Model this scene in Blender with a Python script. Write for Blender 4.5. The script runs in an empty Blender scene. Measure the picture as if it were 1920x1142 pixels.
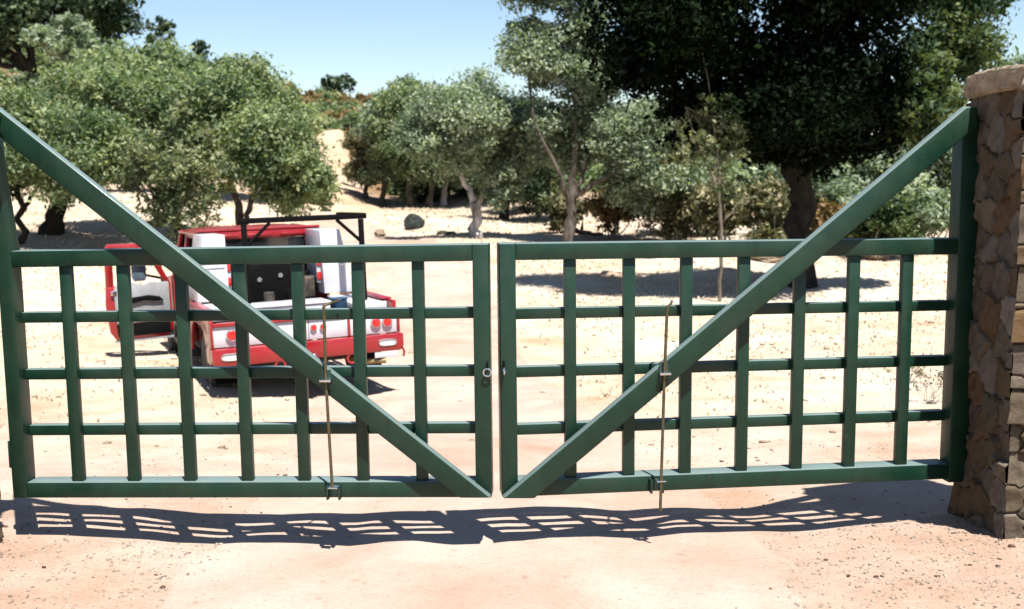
import bpy, bmesh, math, random
import numpy as np
from mathutils import Vector, Matrix
R = math.radians
sc = bpy.context.scene
COL = sc.collection

# ------------------------------------------------------------------ camera
EYE = Vector((0, 0, 1.75)); FPX = 2000.0; TILT = R(7.13); ROLL = R(0.62)
fw = Vector((0, math.cos(TILT), -math.sin(TILT)))
rt0 = Vector((1, 0, 0)); up0 = rt0.cross(fw)
rt = rt0*math.cos(ROLL) - up0*math.sin(ROLL)
up = up0*math.cos(ROLL) + rt0*math.sin(ROLL)
cam_d = bpy.data.cameras.new('camera'); cam = bpy.data.objects.new('camera', cam_d); COL.objects.link(cam)
M = Matrix((( rt.x, up.x, -fw.x, EYE.x), (rt.y, up.y, -fw.y, EYE.y), (rt.z, up.z, -fw.z, EYE.z), (0, 0, 0, 1)))
cam.matrix_world = M
cam_d.sensor_width = 36; cam_d.lens = FPX/1920*36; cam_d.clip_start = .05; cam_d.clip_end = 3000
cam_d.dof.use_dof = True; cam_d.dof.focus_distance = 5.9; cam_d.dof.aperture_fstop = 2.9
sc.camera = cam
# ------------------------------------------------------------------ sky, sun, exposure
SUN_EL, SUN_AZ = 65.0, 26.0            # azimuth: degrees to the right of straight behind the camera
w = bpy.data.worlds.new('World'); sc.world = w; w.use_nodes = True
nt = w.node_tree; bg = nt.nodes['Background']
sky = nt.nodes.new('ShaderNodeTexSky'); sky.sky_type = 'NISHITA'; sky.sun_disc = False
sky.sun_elevation = R(SUN_EL); sky.sun_rotation = R(180-SUN_AZ); sky.altitude = 300; sky.air_density = 1.0; sky.dust_density = 0.1; sky.ozone_density = 1.0
nt.links.new(sky.outputs[0], bg.inputs[0]); bg.inputs[1].default_value = 0.058
sl = bpy.data.lights.new('sun', 'SUN'); sl.energy = 5.0; sl.angle = R(.55); sl.color = (1, .955, .88)
so = bpy.data.objects.new('sun', sl); COL.objects.link(so)
e, a = R(SUN_EL), R(SUN_AZ)
tosun = Vector((math.sin(a)*math.cos(e), -math.cos(a)*math.cos(e), math.sin(e)))
so.rotation_euler = tosun.to_track_quat('Z', 'Y').to_euler(); so.location = (20, -40, 60)
sc.view_settings.view_transform = 'Standard'; sc.view_settings.look = 'None'; sc.view_settings.gamma = 1
sc.view_settings.exposure = 1.42
try: sc.cycles.max_bounces = 6; sc.cycles.transparent_max_bounces = 6
except Exception: pass

def P(px, py, Y):
    """photo pixel -> world point at depth Y"""
    d = fw + rt*((px-960)/FPX) - up*((py-571)/FPX)
    return EYE + d*(Y/d.y)

# ------------------------------------------------------------------ terrain function
def _curve(pts, s=1.2):
    xs = np.arange(-60, 460, .25); ys = np.interp(xs, [p[0] for p in pts], [p[1] for p in pts])
    k = np.exp(-.5*(np.arange(-16, 17)*.25/s)**2); k /= k.sum()
    return xs, np.convolve(np.pad(ys, 16, mode='edge'), k, 'valid')
PROF = _curve([(-60, .6), (-5, .05), (3, -.06), (5, -.16), (6, -.235), (8, -.43), (12, -.8), (15, -.93), (20, -1.02), (24, -.95), (31, -.38),
               (36, -.18), (45, .25), (55, 1.1), (90, 4.9), (130, 9.3), (150, 9.5), (220, -2), (460, -30)])
def sst(a, b, x):
    t = np.clip((x-a)/(b-a), 0, 1); return t*t*(3-2*t)
rngT = np.random.default_rng(5)
WV = [(rngT.uniform(0, 2*math.pi), rngT.uniform(0, 2*math.pi), l) for l in (.23, .31, .42, .6, .85, 1.2, 1.9, 3.1, 5.5, 9.) for _ in range(3)]
def H(x, y):
    x = np.asarray(x, float); y = np.asarray(y, float)
    z = np.interp(y, *PROF)
    near = 1-sst(7, 11, y)
    z = z + near*(.09*sst(1.2, 2.5, x) + .05*sst(1.3, 2.4, -x) + .06*sst(2.6, 5, np.abs(x)))
    z = z + .85*sst(5, 13, -x)*sst(14, 29, y)
    far = sst(45, 110, y)
    z = z + far*(7*sst(14, 60, -x) - 9.0*sst(-9, 22, x))
    cxr = np.interp(y, [2, 5, 8, 12, 16, 21, 27, 33, 40], [-.15, -.15, -.3, -.9, -1.3, -1.6, -2.3, -4.2, -7])
    for o_ in (-.78, .78): z = z-.022*np.exp(-((x-cxr-o_-.06*np.sin(y*1.3))/.17)**2)*(1-sst(30, 38, y))
    n = 0
    for th, ph, l in WV:
        k = 2*math.pi/l
        amp = .0032*l**.9 if l < 4 else .010*l**.6
        n = n + amp*np.sin(k*(x*math.cos(th)+y*math.sin(th))+ph)
    return z + n*(.75 + .8*sst(15, 40, y))
def Hs(x, y): return float(H(x, y))

# ------------------------------------------------------------------ materials
def mat(name, col=(.5, .5, .5), rough=.6, metal=0., spec=.5, coat=0.):
    m = bpy.data.materials.new(name); m.use_nodes = True
    b = m.node_tree.nodes['Principled BSDF']
    b.inputs['Base Color'].default_value = (*col, 1); b.inputs['Roughness'].default_value = rough
    b.inputs['Metallic'].default_value = metal; b.inputs['Specular IOR Level'].default_value = spec
    if coat: b.inputs['Coat Weight'].default_value = coat; b.inputs['Coat Roughness'].default_value = .12
    return m
class N:
    def __init__(s, m): s.t = m.node_tree; s.b = s.t.nodes['Principled BSDF']
    def n(s, ty, **kw):
        x = s.t.nodes.new('ShaderNode'+ty)
        for k, v in kw.items():
            if k.startswith('i_'): x.inputs[k[2:].replace('_', ' ')].default_value = v
            else: setattr(x, k, v)
        return x
    def l(s, a, b): s.t.links.new(a, b)
    def noise(s, scale, detail=6, rough=.6, vec=None, **k):
        x = s.n('TexNoise', i_Scale=scale, i_Detail=detail, i_Roughness=rough, **k)
        if vec is not None: s.l(vec, x.inputs['Vector'])
        return x
    def ramp(s, fac, stops):
        r = s.n('ValToRGB'); cr = r.color_ramp
        while len(cr.elements) < len(stops): cr.elements.new(.5)
        for e_, (p, c) in zip(cr.elements, stops): e_.position = p; e_.color = (*c, 1) if len(c) == 3 else c
        s.l(fac, r.inputs[0]); return r
    def mix(s, fac, a, b, bt='MIX'):
        x = s.n('Mix', data_type='RGBA', blend_type=bt)
        for sock, v in ((x.inputs[0], fac), (x.inputs[6], a), (x.inputs[7], b)):
            if isinstance(v, (int, float)): sock.default_value = v
            elif isinstance(v, tuple): sock.default_value = (*v, 1)
            else: s.l(v, sock)
        return x.outputs[2]
    def bump(s, h, st, dist, prev=None):
        x = s.n('Bump', i_Strength=st, i_Distance=dist); s.l(h, x.inputs['Height'])
        if prev is not None: s.l(prev.outputs[0], x.inputs['Normal'])
        return x

def worn(name, col, rough=.4, vary=.25, dust=None, coat=0., metal=0., scale=6., dustamt=.25):
    """paint or rubber with uneven tone, dust film and small bumps"""
    m = mat(name, col, rough, metal, coat=coat); g = N(m)
    tc = g.n('TexCoord'); o = tc.outputs['Object']
    n1 = g.noise(scale, 8, .65, o); n2 = g.noise(scale*9, 4, .6, o)
    lo = tuple(c*(1-vary) for c in col); hi = tuple(min(1, c*(1+vary)) for c in col)
    r = g.ramp(n1.outputs[0], [(.3, lo), (.7, hi)])
    c = r.outputs[0]
    if dust:
        f = g.ramp(g.noise(scale*.6, 10, .7, o).outputs[0], [(.45, (0, 0, 0)), (.8, (dustamt,)*3)])
        c = g.mix(f.outputs[0], c, dust)
    g.l(c, g.b.inputs['Base Color'])
    rr = g.ramp(n1.outputs[0], [(.3, (max(.05, rough-.1),)*3), (.75, (min(1, rough+.18),)*3)])
    g.l(rr.outputs[0], g.b.inputs['Roughness'])
    bp = g.bump(n2.outputs[0], .12, .002); g.l(bp.outputs[0], g.b.inputs['Normal'])
    return m

DUST = (.26, .20, .15)
m_gate = worn('green gate paint', (.0027, .0225, .0125), .46, .18, DUST, coat=.12, scale=5, dustamt=.05)
m_gate.node_tree.nodes['Principled BSDF'].inputs['Specular IOR Level'].default_value = .3
def top_sheen(m, col):                        # sky and sun sheen of upward facing surfaces, mixed into the base colour
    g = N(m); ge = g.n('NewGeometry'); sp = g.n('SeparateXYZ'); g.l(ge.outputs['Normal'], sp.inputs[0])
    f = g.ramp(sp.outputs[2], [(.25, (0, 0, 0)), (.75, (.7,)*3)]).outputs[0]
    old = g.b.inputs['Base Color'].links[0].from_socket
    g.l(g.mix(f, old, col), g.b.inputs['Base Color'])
g = N(m_gate); o_ = g.n('NewGeometry').outputs['Position']
_old = g.b.inputs['Base Color'].links[0].from_socket
_c = g.ramp(g.noise(26, 5, .75, o_).outputs[0], [(.70, (0, 0, 0)), (.735, (1, 1, 1))]).outputs[0]
_mp = g.n('Mapping'); _mp.inputs['Scale'].default_value = (9, 9, .8); g.l(o_, _mp.inputs[0])
_st = g.ramp(g.noise(2.2, 6, .7, _mp.outputs[0]).outputs[0], [(.5, (1, 1, 1)), (.75, (.62, .68, .7))]).outputs[0]
g.l(g.mix(_c, g.mix(1., _old, _st, 'MULTIPLY'), (.10, .06, .035)), g.b.inputs['Base Color'])
top_sheen(m_gate, (.15, .20, .20))
m_gatedark = worn('dark green bracket paint', (.003, .02, .014), .5, .2)
m_rod = worn('rusty rod steel', (.09, .075, .04), .55, .3, metal=.6, scale=30)
m_chrome = mat('bright steel', (.6, .6, .6), .25, 1.)
m_red = worn('red truck paint', (.22, .003, .007), .30, .15, DUST, coat=.5, scale=2, dustamt=.15)
m_white = worn('white body paint', (.42, .42, .455), .38, .06, DUST, coat=.3, scale=3, dustamt=.18)
m_silver = worn('pale grey door trim', (.20, .21, .225), .6, .2, DUST, scale=8)
m_black = worn('black trim', (.004, .004, .0045), .75, .3)
m_black.node_tree.nodes['Principled BSDF'].inputs['Specular IOR Level'].default_value = .05
m_rubber = worn('tyre rubber', (.018, .017, .016), .85, .3, DUST, scale=5, dustamt=.5)
m_rim = worn('wheel rim', (.35, .34, .33), .45, .2, DUST, metal=.5)
m_glass = mat('dark glass', (.01, .012, .014), .06, 0., 1.)
m_lens = mat('red lens', (.45, .01, .008), .2, 0., .6, coat=.5)
m_mirror = worn('blue grey mirror housing', (.06, .10, .13), .35, .2)
m_blue = worn('blue plastic', (.012, .05, .11), .45, .2)
m_under = worn('dirty chassis', (.014, .012, .010), .8, .4, DUST, dustamt=.6)
m_brass = worn('tan exhaust metal', (.20, .15, .07), .5, .3, metal=.5)

def ground_mat(name, kind):
    m = mat(name, (.5, .4, .3), .95, 0., .15); g = N(m)
    o = g.n('NewGeometry').outputs['Position']
    big = g.noise(.22, 5, .55, o); mid = g.noise(1.3, 8, .62, o); fine = g.noise(14, 8, .7, o); vf = g.noise(70, 5, .7, o)
    if kind == 'dirt':
        base = g.ramp(mid.outputs[0], [(.30, (.28, .20, .155)), (.5, (.33, .255, .21)), (.72, (.375, .31, .265))]).outputs[0]
    elif kind == 'road':
        base = g.ramp(mid.outputs[0], [(.3, (.295, .22, .18)), (.5, (.335, .265, .225)), (.7, (.375, .31, .27))]).outputs[0]
    else:
        base = g.ramp(mid.outputs[0], [(.3, (.30, .22, .15)), (.5, (.36, .28, .20)), (.7, (.41, .34, .26))]).outputs[0]
    if kind == 'dirt':     # dry straw cover away from the gate, bare reddish dirt near it
        sep = g.n('SeparateXYZ'); g.l(o, sep.inputs[0])
        wob = g.n('Math', operation='MULTIPLY_ADD'); g.l(big.outputs[0], wob.inputs[0]); wob.inputs[1].default_value = 7.; g.l(sep.outputs[1], wob.inputs[2])
        mr = g.n('MapRange'); g.l(wob.outputs[0], mr.inputs[0]); mr.inputs[1].default_value = 9.; mr.inputs[2].default_value = 16.
        straw = g.ramp(mid.outputs[0], [(.3, (.33, .275, .21)), (.5, (.39, .335, .27)), (.7, (.44, .39, .325))]).outputs[0]
        base = g.mix(mr.outputs[0], base, straw)
        hl = g.n('MapRange'); g.l(sep.outputs[1], hl.inputs[0]); hl.inputs[1].default_value = 43.; hl.inputs[2].default_value = 53.
        hill = g.ramp(g.noise(.12, 8, .65, o).outputs[0], [(.3, (.08, .08, .035)), (.5, (.14, .09, .045)), (.7, (.22, .15, .085))]).outputs[0]
        base = g.mix(hl.outputs[0], base, hill)
    pat = g.ramp(g.noise(.8, 6, .6, o).outputs[0], [(.5, (1, 1, 1)), (.7, (.90, .76, .66))]).outputs[0]
    base = g.mix(1. if kind == 'dirt' else .5, base, pat, 'MULTIPLY')
    stain = g.ramp(big.outputs[0], [(.42, (1, 1, 1)), (.62, (.92, .84, .78))]).outputs[0]
    base = g.mix(1., base, stain, 'MULTIPLY')
    spk = g.ramp(fine.outputs[0], [(.28, (.62, .55, .5)), (.42, (1, 1, 1))]).outputs[0]
    base = g.mix(.8, base, spk, 'MULTIPLY')
    spk2 = g.ramp(vf.outputs[0], [(.3, (.72, .68, .64)), (.5, (1, 1, 1)), (.75, (1.12, 1.12, 1.12))]).outputs[0]
    base = g.mix(.7, base, spk2, 'MULTIPLY')
    g.l(base, g.b.inputs['Base Color'])
    b1 = g.bump(fine.outputs[0], .6 if kind != 'road' else .35, .03); b2 = g.bump(vf.outputs[0], .6, .008, b1)
    g.l(b2.outputs[0], g.b.inputs['Normal'])
    return m
m_ground = ground_mat('dry dirt and straw ground', 'dirt')
m_road = ground_mat('packed pale driveway dirt', 'road')
m_track = ground_mat('bare hillside dirt', 'track')

def rock_mat(name, c1, c2, c3, sc_=3.):
    m = mat(name, c2, .9, 0., .2); g = N(m); o = g.n('TexCoord').outputs['Object']
    n = g.noise(sc_, 9, .68, o); f = g.noise(sc_*8, 6, .7, o)
    c = g.ramp(n.outputs[0], [(.32, c1), (.5, c2), (.68, c3)]).outputs[0]
    c = g.mix(.7, c, g.ramp(f.outputs[0], [(.3, (.55,)*3), (.55, (1,)*3)]).outputs[0], 'MULTIPLY')
    g.l(c, g.b.inputs['Base Color']); g.l(g.bump(f.outputs[0], .6, .02).outputs[0], g.b.inputs['Normal'])
    return m
m_boulder = rock_mat('dark lichened rock', (.008, .01, .012), (.025, .03, .028), (.09, .085, .065))
m_tanrock = rock_mat('tan rock', (.12, .085, .055), (.19, .145, .10), (.27, .21, .16))
m_pebble = rock_mat('gravel chips', (.13, .095, .07), (.26, .215, .17), (.42, .38, .33), 6.)
m_chip = rock_mat('dark clods', (.05, .025, .018), (.11, .06, .045), (.17, .10, .08), 9.)
m_cap = rock_mat('sandstone cap', (.16, .12, .085), (.28, .215, .15), (.38, .32, .25), 5.)

def pier_mat():
    m = mat('field stone masonry', (.3, .25, .2), .9, 0., .2); g = N(m); o = g.n('TexCoord').outputs['Object']
    at = g.n('Attribute', attribute_name='stone')
    c = g.ramp(at.outputs['Fac'], [(0., (0.011, 0.010, 0.007)), (.06, (0.018, 0.015, 0.011)), (.1, (0.098, 0.060, 0.030)), (.35, (0.070, 0.058, 0.041)), (.6, (0.128, 0.105, 0.079)), (.8, (0.064, 0.051, 0.042)), (1., (0.186, 0.162, 0.139))]).outputs[0]
    n = g.noise(11, 9, .7, o); f = g.noise(60, 5, .7, o)
    c = g.mix(.85, c, g.ramp(n.outputs[0], [(.34, (.55, .52, .48)), (.5, (.95, .93, .9)), (.66, (1.15, 1.12, 1.08))]).outputs[0], 'MULTIPLY')
    g.l(c, g.b.inputs['Base Color'])
    b = g.bump(n.outputs[0], .8, .02); b = g.bump(f.outputs[0], .5, .004, b); g.l(b.outputs[0], g.b.inputs['Normal'])
    return m
m_pier = pier_mat()

def bark_mat(name, c1, c2, sc_=7.):
    m = mat(name, c1, .95, 0., .1); g = N(m); o = g.n('TexCoord').outputs['Object']
    mp = g.n('Mapping'); mp.inputs['Scale'].default_value = (1, 1, .3); g.l(o, mp.inputs[0])
    n = g.noise(sc_, 8, .7, mp.outputs[0])
    g.l(g.ramp(n.outputs[0], [(.38, c1), (.6, c2)]).outputs[0], g.b.inputs['Base Color'])
    g.l(g.bump(n.outputs[0], .8, .05).outputs[0], g.b.inputs['Normal'])
    return m
m_bark = bark_mat('grey brown bark', (.035, .028, .022), (.11, .095, .08))
m_bark_white = bark_mat('peeling pale bark', (.09, .08, .075), (.55, .52, .50), 2.6)
m_bark_dark = bark_mat('dark oak bark', (.010, .009, .008), (.030, .026, .022))
m_bark_twig = bark_mat('brown grey sapling bark', (.07, .06, .045), (.15, .13, .10))
m_bark_pale = bark_mat('pale twig bark', (.16, .14, .11), (.30, .27, .22))

def leaf_mat(name, dark, mid, light, trans=.42, nscale=.6):
    m = bpy.data.materials.new(name); m.use_nodes = True; t = m.node_tree; g = N(m)
    at = g.n('Attribute', attribute_name='tint')
    o = g.n('TexCoord').outputs['Object']; nz = g.noise(nscale, 4, .6, o)
    ad = g.n('Math', operation='MULTIPLY_ADD'); g.l(nz.outputs[0], ad.inputs[0]); ad.inputs[1].default_value = .9
    sb = g.n('Math', operation='SUBTRACT'); g.l(at.outputs['Fac'], sb.inputs[0]); sb.inputs[1].default_value = .45; g.l(sb.outputs[0], ad.inputs[2])
    c = g.ramp(ad.outputs[0], [(.15, dark), (.5, mid), (.88, light)]).outputs[0]
    b = g.b; g.l(c, b.inputs['Base Color']); b.inputs['Roughness'].default_value = .55; b.inputs['Specular IOR Level'].default_value = .18
    tr = g.n('BsdfTranslucent'); g.l(g.mix(1., c, (1.1, 1.25, .6), 'MULTIPLY'), tr.inputs[0])
    mx = g.n('MixShader'); mx.inputs[0].default_value = trans
    g.l(b.outputs[0], mx.inputs[1]); g.l(tr.outputs[0], mx.inputs[2])
    g.l(mx.outputs[0], t.nodes['Material Output'].inputs[0])
    return m
L_oak = leaf_mat('green oak leaves', (0.0661, 0.1078, 0.0541), (0.1605, 0.2075, 0.1150), (0.2834, 0.3155, 0.1672))
L_grey = leaf_mat('grey green leaves', (0.0902, 0.1269, 0.0823), (0.1970, 0.2454, 0.1736), (0.3610, 0.4060, 0.3105))
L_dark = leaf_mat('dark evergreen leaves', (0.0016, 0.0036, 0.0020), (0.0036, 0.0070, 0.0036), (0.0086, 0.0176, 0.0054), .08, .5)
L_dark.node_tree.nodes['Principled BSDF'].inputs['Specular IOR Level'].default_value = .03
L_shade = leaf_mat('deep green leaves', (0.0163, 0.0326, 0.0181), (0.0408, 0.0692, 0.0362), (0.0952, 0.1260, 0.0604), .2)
L_bright = leaf_mat('fresh green leaves', (0.0179, 0.0382, 0.0164), (0.0446, 0.0763, 0.0286), (0.1160, 0.1399, 0.0573), .35)
L_yellow = leaf_mat('yellow green leaves', (0.0507, 0.0747, 0.0387), (0.1215, 0.1494, 0.0750), (0.2429, 0.2561, 0.1503), .35)
L_orange = leaf_mat('rusty dry leaves', (0.0643, 0.0443, 0.0196), (0.1672, 0.1047, 0.0446), (0.2444, 0.1770, 0.0804), .25)
L_olive = leaf_mat('olive brush leaves', (0.0433, 0.0515, 0.0251), (0.1193, 0.1202, 0.0623), (0.2602, 0.2289, 0.1386), .25)

# ------------------------------------------------------------------ object helpers
def put(name, me, m=None, parent=None):
    o = bpy.data.objects.new(name, me); COL.objects.link(o)
    if m is not None and len(me.materials) == 0:
        for q in (m if isinstance(m, (list, tuple)) else [m]): me.materials.append(q)
    if parent: o.parent = parent
    return o
def thing(name, label, cat, loc=(0, 0, 0), rotz=0, group=None):
    o = bpy.data.objects.new(name, None); COL.objects.link(o); o.empty_display_size = .2
    o.location = loc; o.rotation_euler = (0, 0, rotz); o['label'] = label; o['category'] = cat
    if group: o['group'] = group
    return o
def tag(o, label=None, cat=None, group=None, kind=None):
    for k, v in (('label', label), ('category', cat), ('group', group), ('kind', kind)):
        if v: o[k] = v
    return o
class MB:
    def __init__(s): s.v = []; s.f = []
    def add(s, v, f): b = len(s.v); s.v += [tuple(q) for q in v]; s.f += [tuple(b+i for i in q) for q in f]; return s
    def box(s, x0, x1, y0, y1, z0, z1):
        return s.add([(x0, y0, z0), (x1, y0, z0), (x1, y1, z0), (x0, y1, z0), (x0, y0, z1), (x1, y0, z1), (x1, y1, z1), (x0, y1, z1)],
                     [(0, 3, 2, 1), (4, 5, 6, 7), (0, 1, 5, 4), (1, 2, 6, 5), (2, 3, 7, 6), (3, 0, 4, 7)])
    def prism(s, poly, d0, d1, axis='y'):
        """polygon in the plane across `axis`, extruded from d0 to d1"""
        n = len(poly)
        mk = {'y': lambda a, b, d: (a, d, b), 'x': lambda a, b, d: (d, a, b), 'z': lambda a, b, d: (a, b, d)}[axis]
        v = [mk(a, b, d0) for a, b in poly]+[mk(a, b, d1) for a, b in poly]
        return s.add(v, [tuple(range(n)), tuple(range(2*n-1, n-1, -1))]+[(i, i+n, (i+1) % n+n, (i+1) % n) for i in range(n)])
    def tube(s, pts, rad, n=8, cap=True):
        pts = [Vector(p) for p in pts]
        if isinstance(rad, (int, float)): rad = [rad]*len(pts)
        b = len(s.v); ref = None
        for i, p in enumerate(pts):
            t = (pts[min(i+1, len(pts)-1)]-pts[max(i-1, 0)]).normalized()
            if ref is None: ref = t.orthogonal().normalized()
            ref = (ref-t*ref.dot(t)).normalized(); q = t.cross(ref)
            for k in range(n):
                an = 2*math.pi*k/n; s.v.append(tuple(p+(ref*math.cos(an)+q*math.sin(an))*rad[i]))
        for i in range(len(pts)-1):
            for k in range(n):
                a_, b_ = b+i*n+k, b+i*n+(k+1) % n; s.f.append((a_, b_, b_+n, a_+n))
        if cap:
            s.f.append(tuple(b+k for k in range(n-1, -1, -1))); e0 = b+(len(pts)-1)*n; s.f.append(tuple(e0+k for k in range(n)))
        return s
    def ring(s, c, r, th, axis='y', n=20, m_=8):
        c = Vector(c); b = len(s.v)
        A, B, C_ = {'y': (Vector((1, 0, 0)), Vector((0, 0, 1)), Vector((0, 1, 0))), 'x': (Vector((0, 1, 0)), Vector((0, 0, 1)), Vector((1, 0, 0)))}[axis]
        for i in range(n):
            an = 2*math.pi*i/n; d = A*math.cos(an)+B*math.sin(an)
            for j in range(m_):
                bn = 2*math.pi*j/m_; s.v.append(tuple(c+d*(r+th*math.cos(bn))+C_*th*math.sin(bn)))
        for i in range(n):
            for j in range(m_):
                s.f.append((b+i*m_+j, b+((i+1) % n)*m_+j, b+((i+1) % n)*m_+(j+1) % m_, b+i*m_+(j+1) % m_))
        return s
    def lathe(s, prof, c, axis='x', n=28):
        """prof: (radius, along) pairs round `axis`"""
        b = len(s.v); c = Vector(c)
        for r, h in prof:
            for k in range(n):
                an = 2*math.pi*k/n; u_, v_ = r*math.cos(an), r*math.sin(an)
                s.v.append(tuple(c+Vector({'x': (h, u_, v_), 'y': (u_, h, v_), 'z': (u_, v_, h)}[axis])))
        for i in range(len(prof)-1):
            for k in range(n):
                a_, b_ = b+i*n+k, b+i*n+(k+1) % n; s.f.append((a_, b_, b_+n, a_+n))
        s.f.append(tuple(b+k for k in range(n))); e0 = b+(len(prof)-1)*n; s.f.append(tuple(e0+k for k in range(n-1, -1, -1)))
        return s
    def build(s, name, m, parent=None, bevel=0, seg=2, smooth=False):
        me = bpy.data.meshes.new(name); me.from_pydata(s.v, [], s.f); me.update()
        bm = bmesh.new(); bm.from_mesh(me); bmesh.ops.recalc_face_normals(bm, faces=bm.faces[:])
        if bevel:
            bmesh.ops.bevel(bm, geom=[e_ for e_ in bm.edges if len(e_.link_faces) == 2 and e_.calc_face_angle(0) > .5], offset=bevel, segments=seg, profile=.5, affect='EDGES', clamp_overlap=True)
        bm.to_mesh(me); bm.free()
        if smooth or bevel:
            me.polygons.foreach_set('use_smooth', [True]*len(me.polygons))
            try: me.set_sharp_from_angle(angle=R(38))
            except Exception: pass
        return put(name, me, m, parent)
def np_mesh(name, v, f, smooth=False):
    """v (n,3), f (m,k) arrays -> mesh"""
    me = bpy.data.meshes.new(name); k = f.shape[1]
    me.vertices.add(len(v)); me.vertices.foreach_set('co', v.astype(np.float32).ravel())
    me.loops.add(f.size); me.loops.foreach_set('vertex_index', f.astype(np.int32).ravel())
    me.polygons.add(len(f)); me.polygons.foreach_set('loop_start', np.arange(0, f.size, k, dtype=np.int32))
    me.polygons.foreach_set('loop_total', np.full(len(f), k, dtype=np.int32))
    if smooth: me.polygons.foreach_set('use_smooth', np.ones(len(f), dtype=bool))
    me.update(calc_edges=True); me.validate(); return me
def grid_mesh(name, X, Y, Z, smooth=True):
    r, c = X.shape; v = np.stack([X.ravel(), Y.ravel(), Z.ravel()], 1)
    i = np.arange(r*c).reshape(r, c)
    f = np.stack([i[:-1, :-1].ravel(), i[:-1, 1:].ravel(), i[1:, 1:].ravel(), i[1:, :-1].ravel()], 1)
    return np_mesh(name, v, f, smooth)

# ------------------------------------------------------------------ ground, driveway, track
def spaced(segs):
    out = []
    for a_, b_, n in segs: out.append(np.linspace(a_, b_, n, endpoint=False))
    return np.concatenate(out+[np.array([segs[-1][1]])])
ys = spaced([(-60, 2, 20), (2, 7.5, 150), (7.5, 14, 110), (14, 30, 110), (30, 60, 90), (60, 160, 80), (160, 450, 25)])
xs = spaced([(-260, -60, 20), (-60, -20, 40), (-20, -4.5, 90), (-4.5, 4.5, 220), (4.5, 20, 90), (20, 60, 40), (60, 260, 20)])
X, Y = np.meshgrid(xs, ys)
g_ = put('ground', grid_mesh('ground', X, Y, H(X, Y)), m_ground); g_['kind'] = 'structure'

def strip(name, path, width, m, lift=.02, n=400, nw=40, ed=.12):
    """draped dirt strip: its edges dive under the ground so the border is ragged"""
    path = np.array(path, float); seg = np.r_[0, np.cumsum(np.hypot(*np.diff(path[:, :2], axis=0).T))]
    s = np.linspace(0, seg[-1], n); cx = np.interp(s, seg, path[:, 0]); cy = np.interp(s, seg, path[:, 1]); w_ = np.interp(s, seg, path[:, 2])*width
    k = np.hanning(25); k /= k.sum(); cx = np.convolve(np.pad(cx, 12, mode='edge'), k, 'valid'); cy = np.convolve(np.pad(cy, 12, mode='edge'), k, 'valid')
    tx, ty = np.gradient(cx), np.gradient(cy); l = np.hypot(tx, ty); nx, ny = ty/l, -tx/l
    t = np.linspace(-1, 1, nw)
    X = cx[:, None]+nx[:, None]*t*w_[:, None]/2; Y = cy[:, None]+ny[:, None]*t*w_[:, None]/2
    wob = .5*np.sin(1.7*X+1.1*Y)+.35*np.sin(4.1*X-2.7*Y+1)+.25*np.sin(9*X+7*Y)
    lf_ = (np.clip(np.linspace(0, 14, n), 0, 1)*1.25-.25)[:, None]*lift
    Z = H(X, Y)+lf_-(np.abs(t)[None, :]**4)*(lift*2.6)+wob*lift*.5*np.abs(t)[None, :]**2
    o = put(name, grid_mesh(name, X, Y, Z), m); o['kind'] = 'structure'; return o
strip('driveway', [(-.15, 2.2, 1), (-.15, 5, 1), (-.3, 8, 1), (-.9, 12, 1), (-1.3, 16, 1), (-1.6, 21, 1), (-2.3, 27, .9), (-4.2, 33, .9), (-7, 40, .8)], 3.6, m_road, .014, 520)
strip('hillside_track', [(-6.6, 39, 1.3), (-8.6, 50, 1.2), (-10.4, 60, 1.0), (-12.0, 70, .8), (-13.2, 80, .5)], 4.2, m_track, .22, 220, 24)

# ------------------------------------------------------------------ foliage generator
def leaf_cloud(name, lobes, n, size, m, parent, seed, flat=.85, clump=.16, shell=.5):
    """lobes: list of (centre, (rx,ry,rz)); n leaves in all, gathered in twig clumps on each lobe"""
    rng = np.random.default_rng(seed)
    C = np.array([list(c) for c, r in lobes]); Rr = np.array([list(r) for c, r in lobes])
    wgt = (Rr[:, 0]*Rr[:, 2]); wgt = wgt/wgt.sum()
    per = 20; nc = max(8, n//per)
    li = rng.choice(len(lobes), nc, p=wgt)
    d = rng.normal(size=(nc, 3)); d /= np.linalg.norm(d, axis=1)[:, None]
    rad = shell+(1-shell)*rng.random(nc)**.6
    cc = C[li]+d*Rr[li]*rad[:, None]*(1+.12*rng.normal(size=nc))[:, None]
    ctint = .5+.25*rng.normal(size=nc)+.15*d[:, 2]*0
    ltint = rng.normal(size=len(lobes))*.12
    k = rng.integers(0, nc, n)
    rr = Rr[li[k]].mean(1)*clump
    p = cc[k]+rng.normal(size=(n, 3))*rr[:, None]*np.array([1.15, 1.15, flat])
    nrm = rng.normal(size=(n, 3)); nrm[:, 2] += .55; nrm += .5*d[k]; nrm /= np.linalg.norm(nrm, axis=1)[:, None]
    q = rng.normal(size=(n, 3)); u_ = np.cross(nrm, q); u_ /= np.linalg.norm(u_, axis=1)[:, None]; v_ = np.cross(nrm, u_)
    s = size*rng.uniform(.55, 1.35, n); L = s[:, None]*u_; W = (s*rng.uniform(.4, .65, n))[:, None]*v_
    bend = nrm*(s*.15)[:, None]
    V = np.stack([p-L, p-W*.9+bend, p+L, p+W*.9+bend], 1).reshape(-1, 3)
    F = np.arange(4*n).reshape(n, 4)
    me = np_mesh(name, V, F)
    at = me.attributes.new('tint', 'FLOAT', 'FACE')
    at.data.foreach_set('value', np.clip(ctint[k]+ltint[li[k]]+.14*rng.normal(size=n), 0, 1).astype(np.float32))
    return put(name, me, m, parent)

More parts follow.
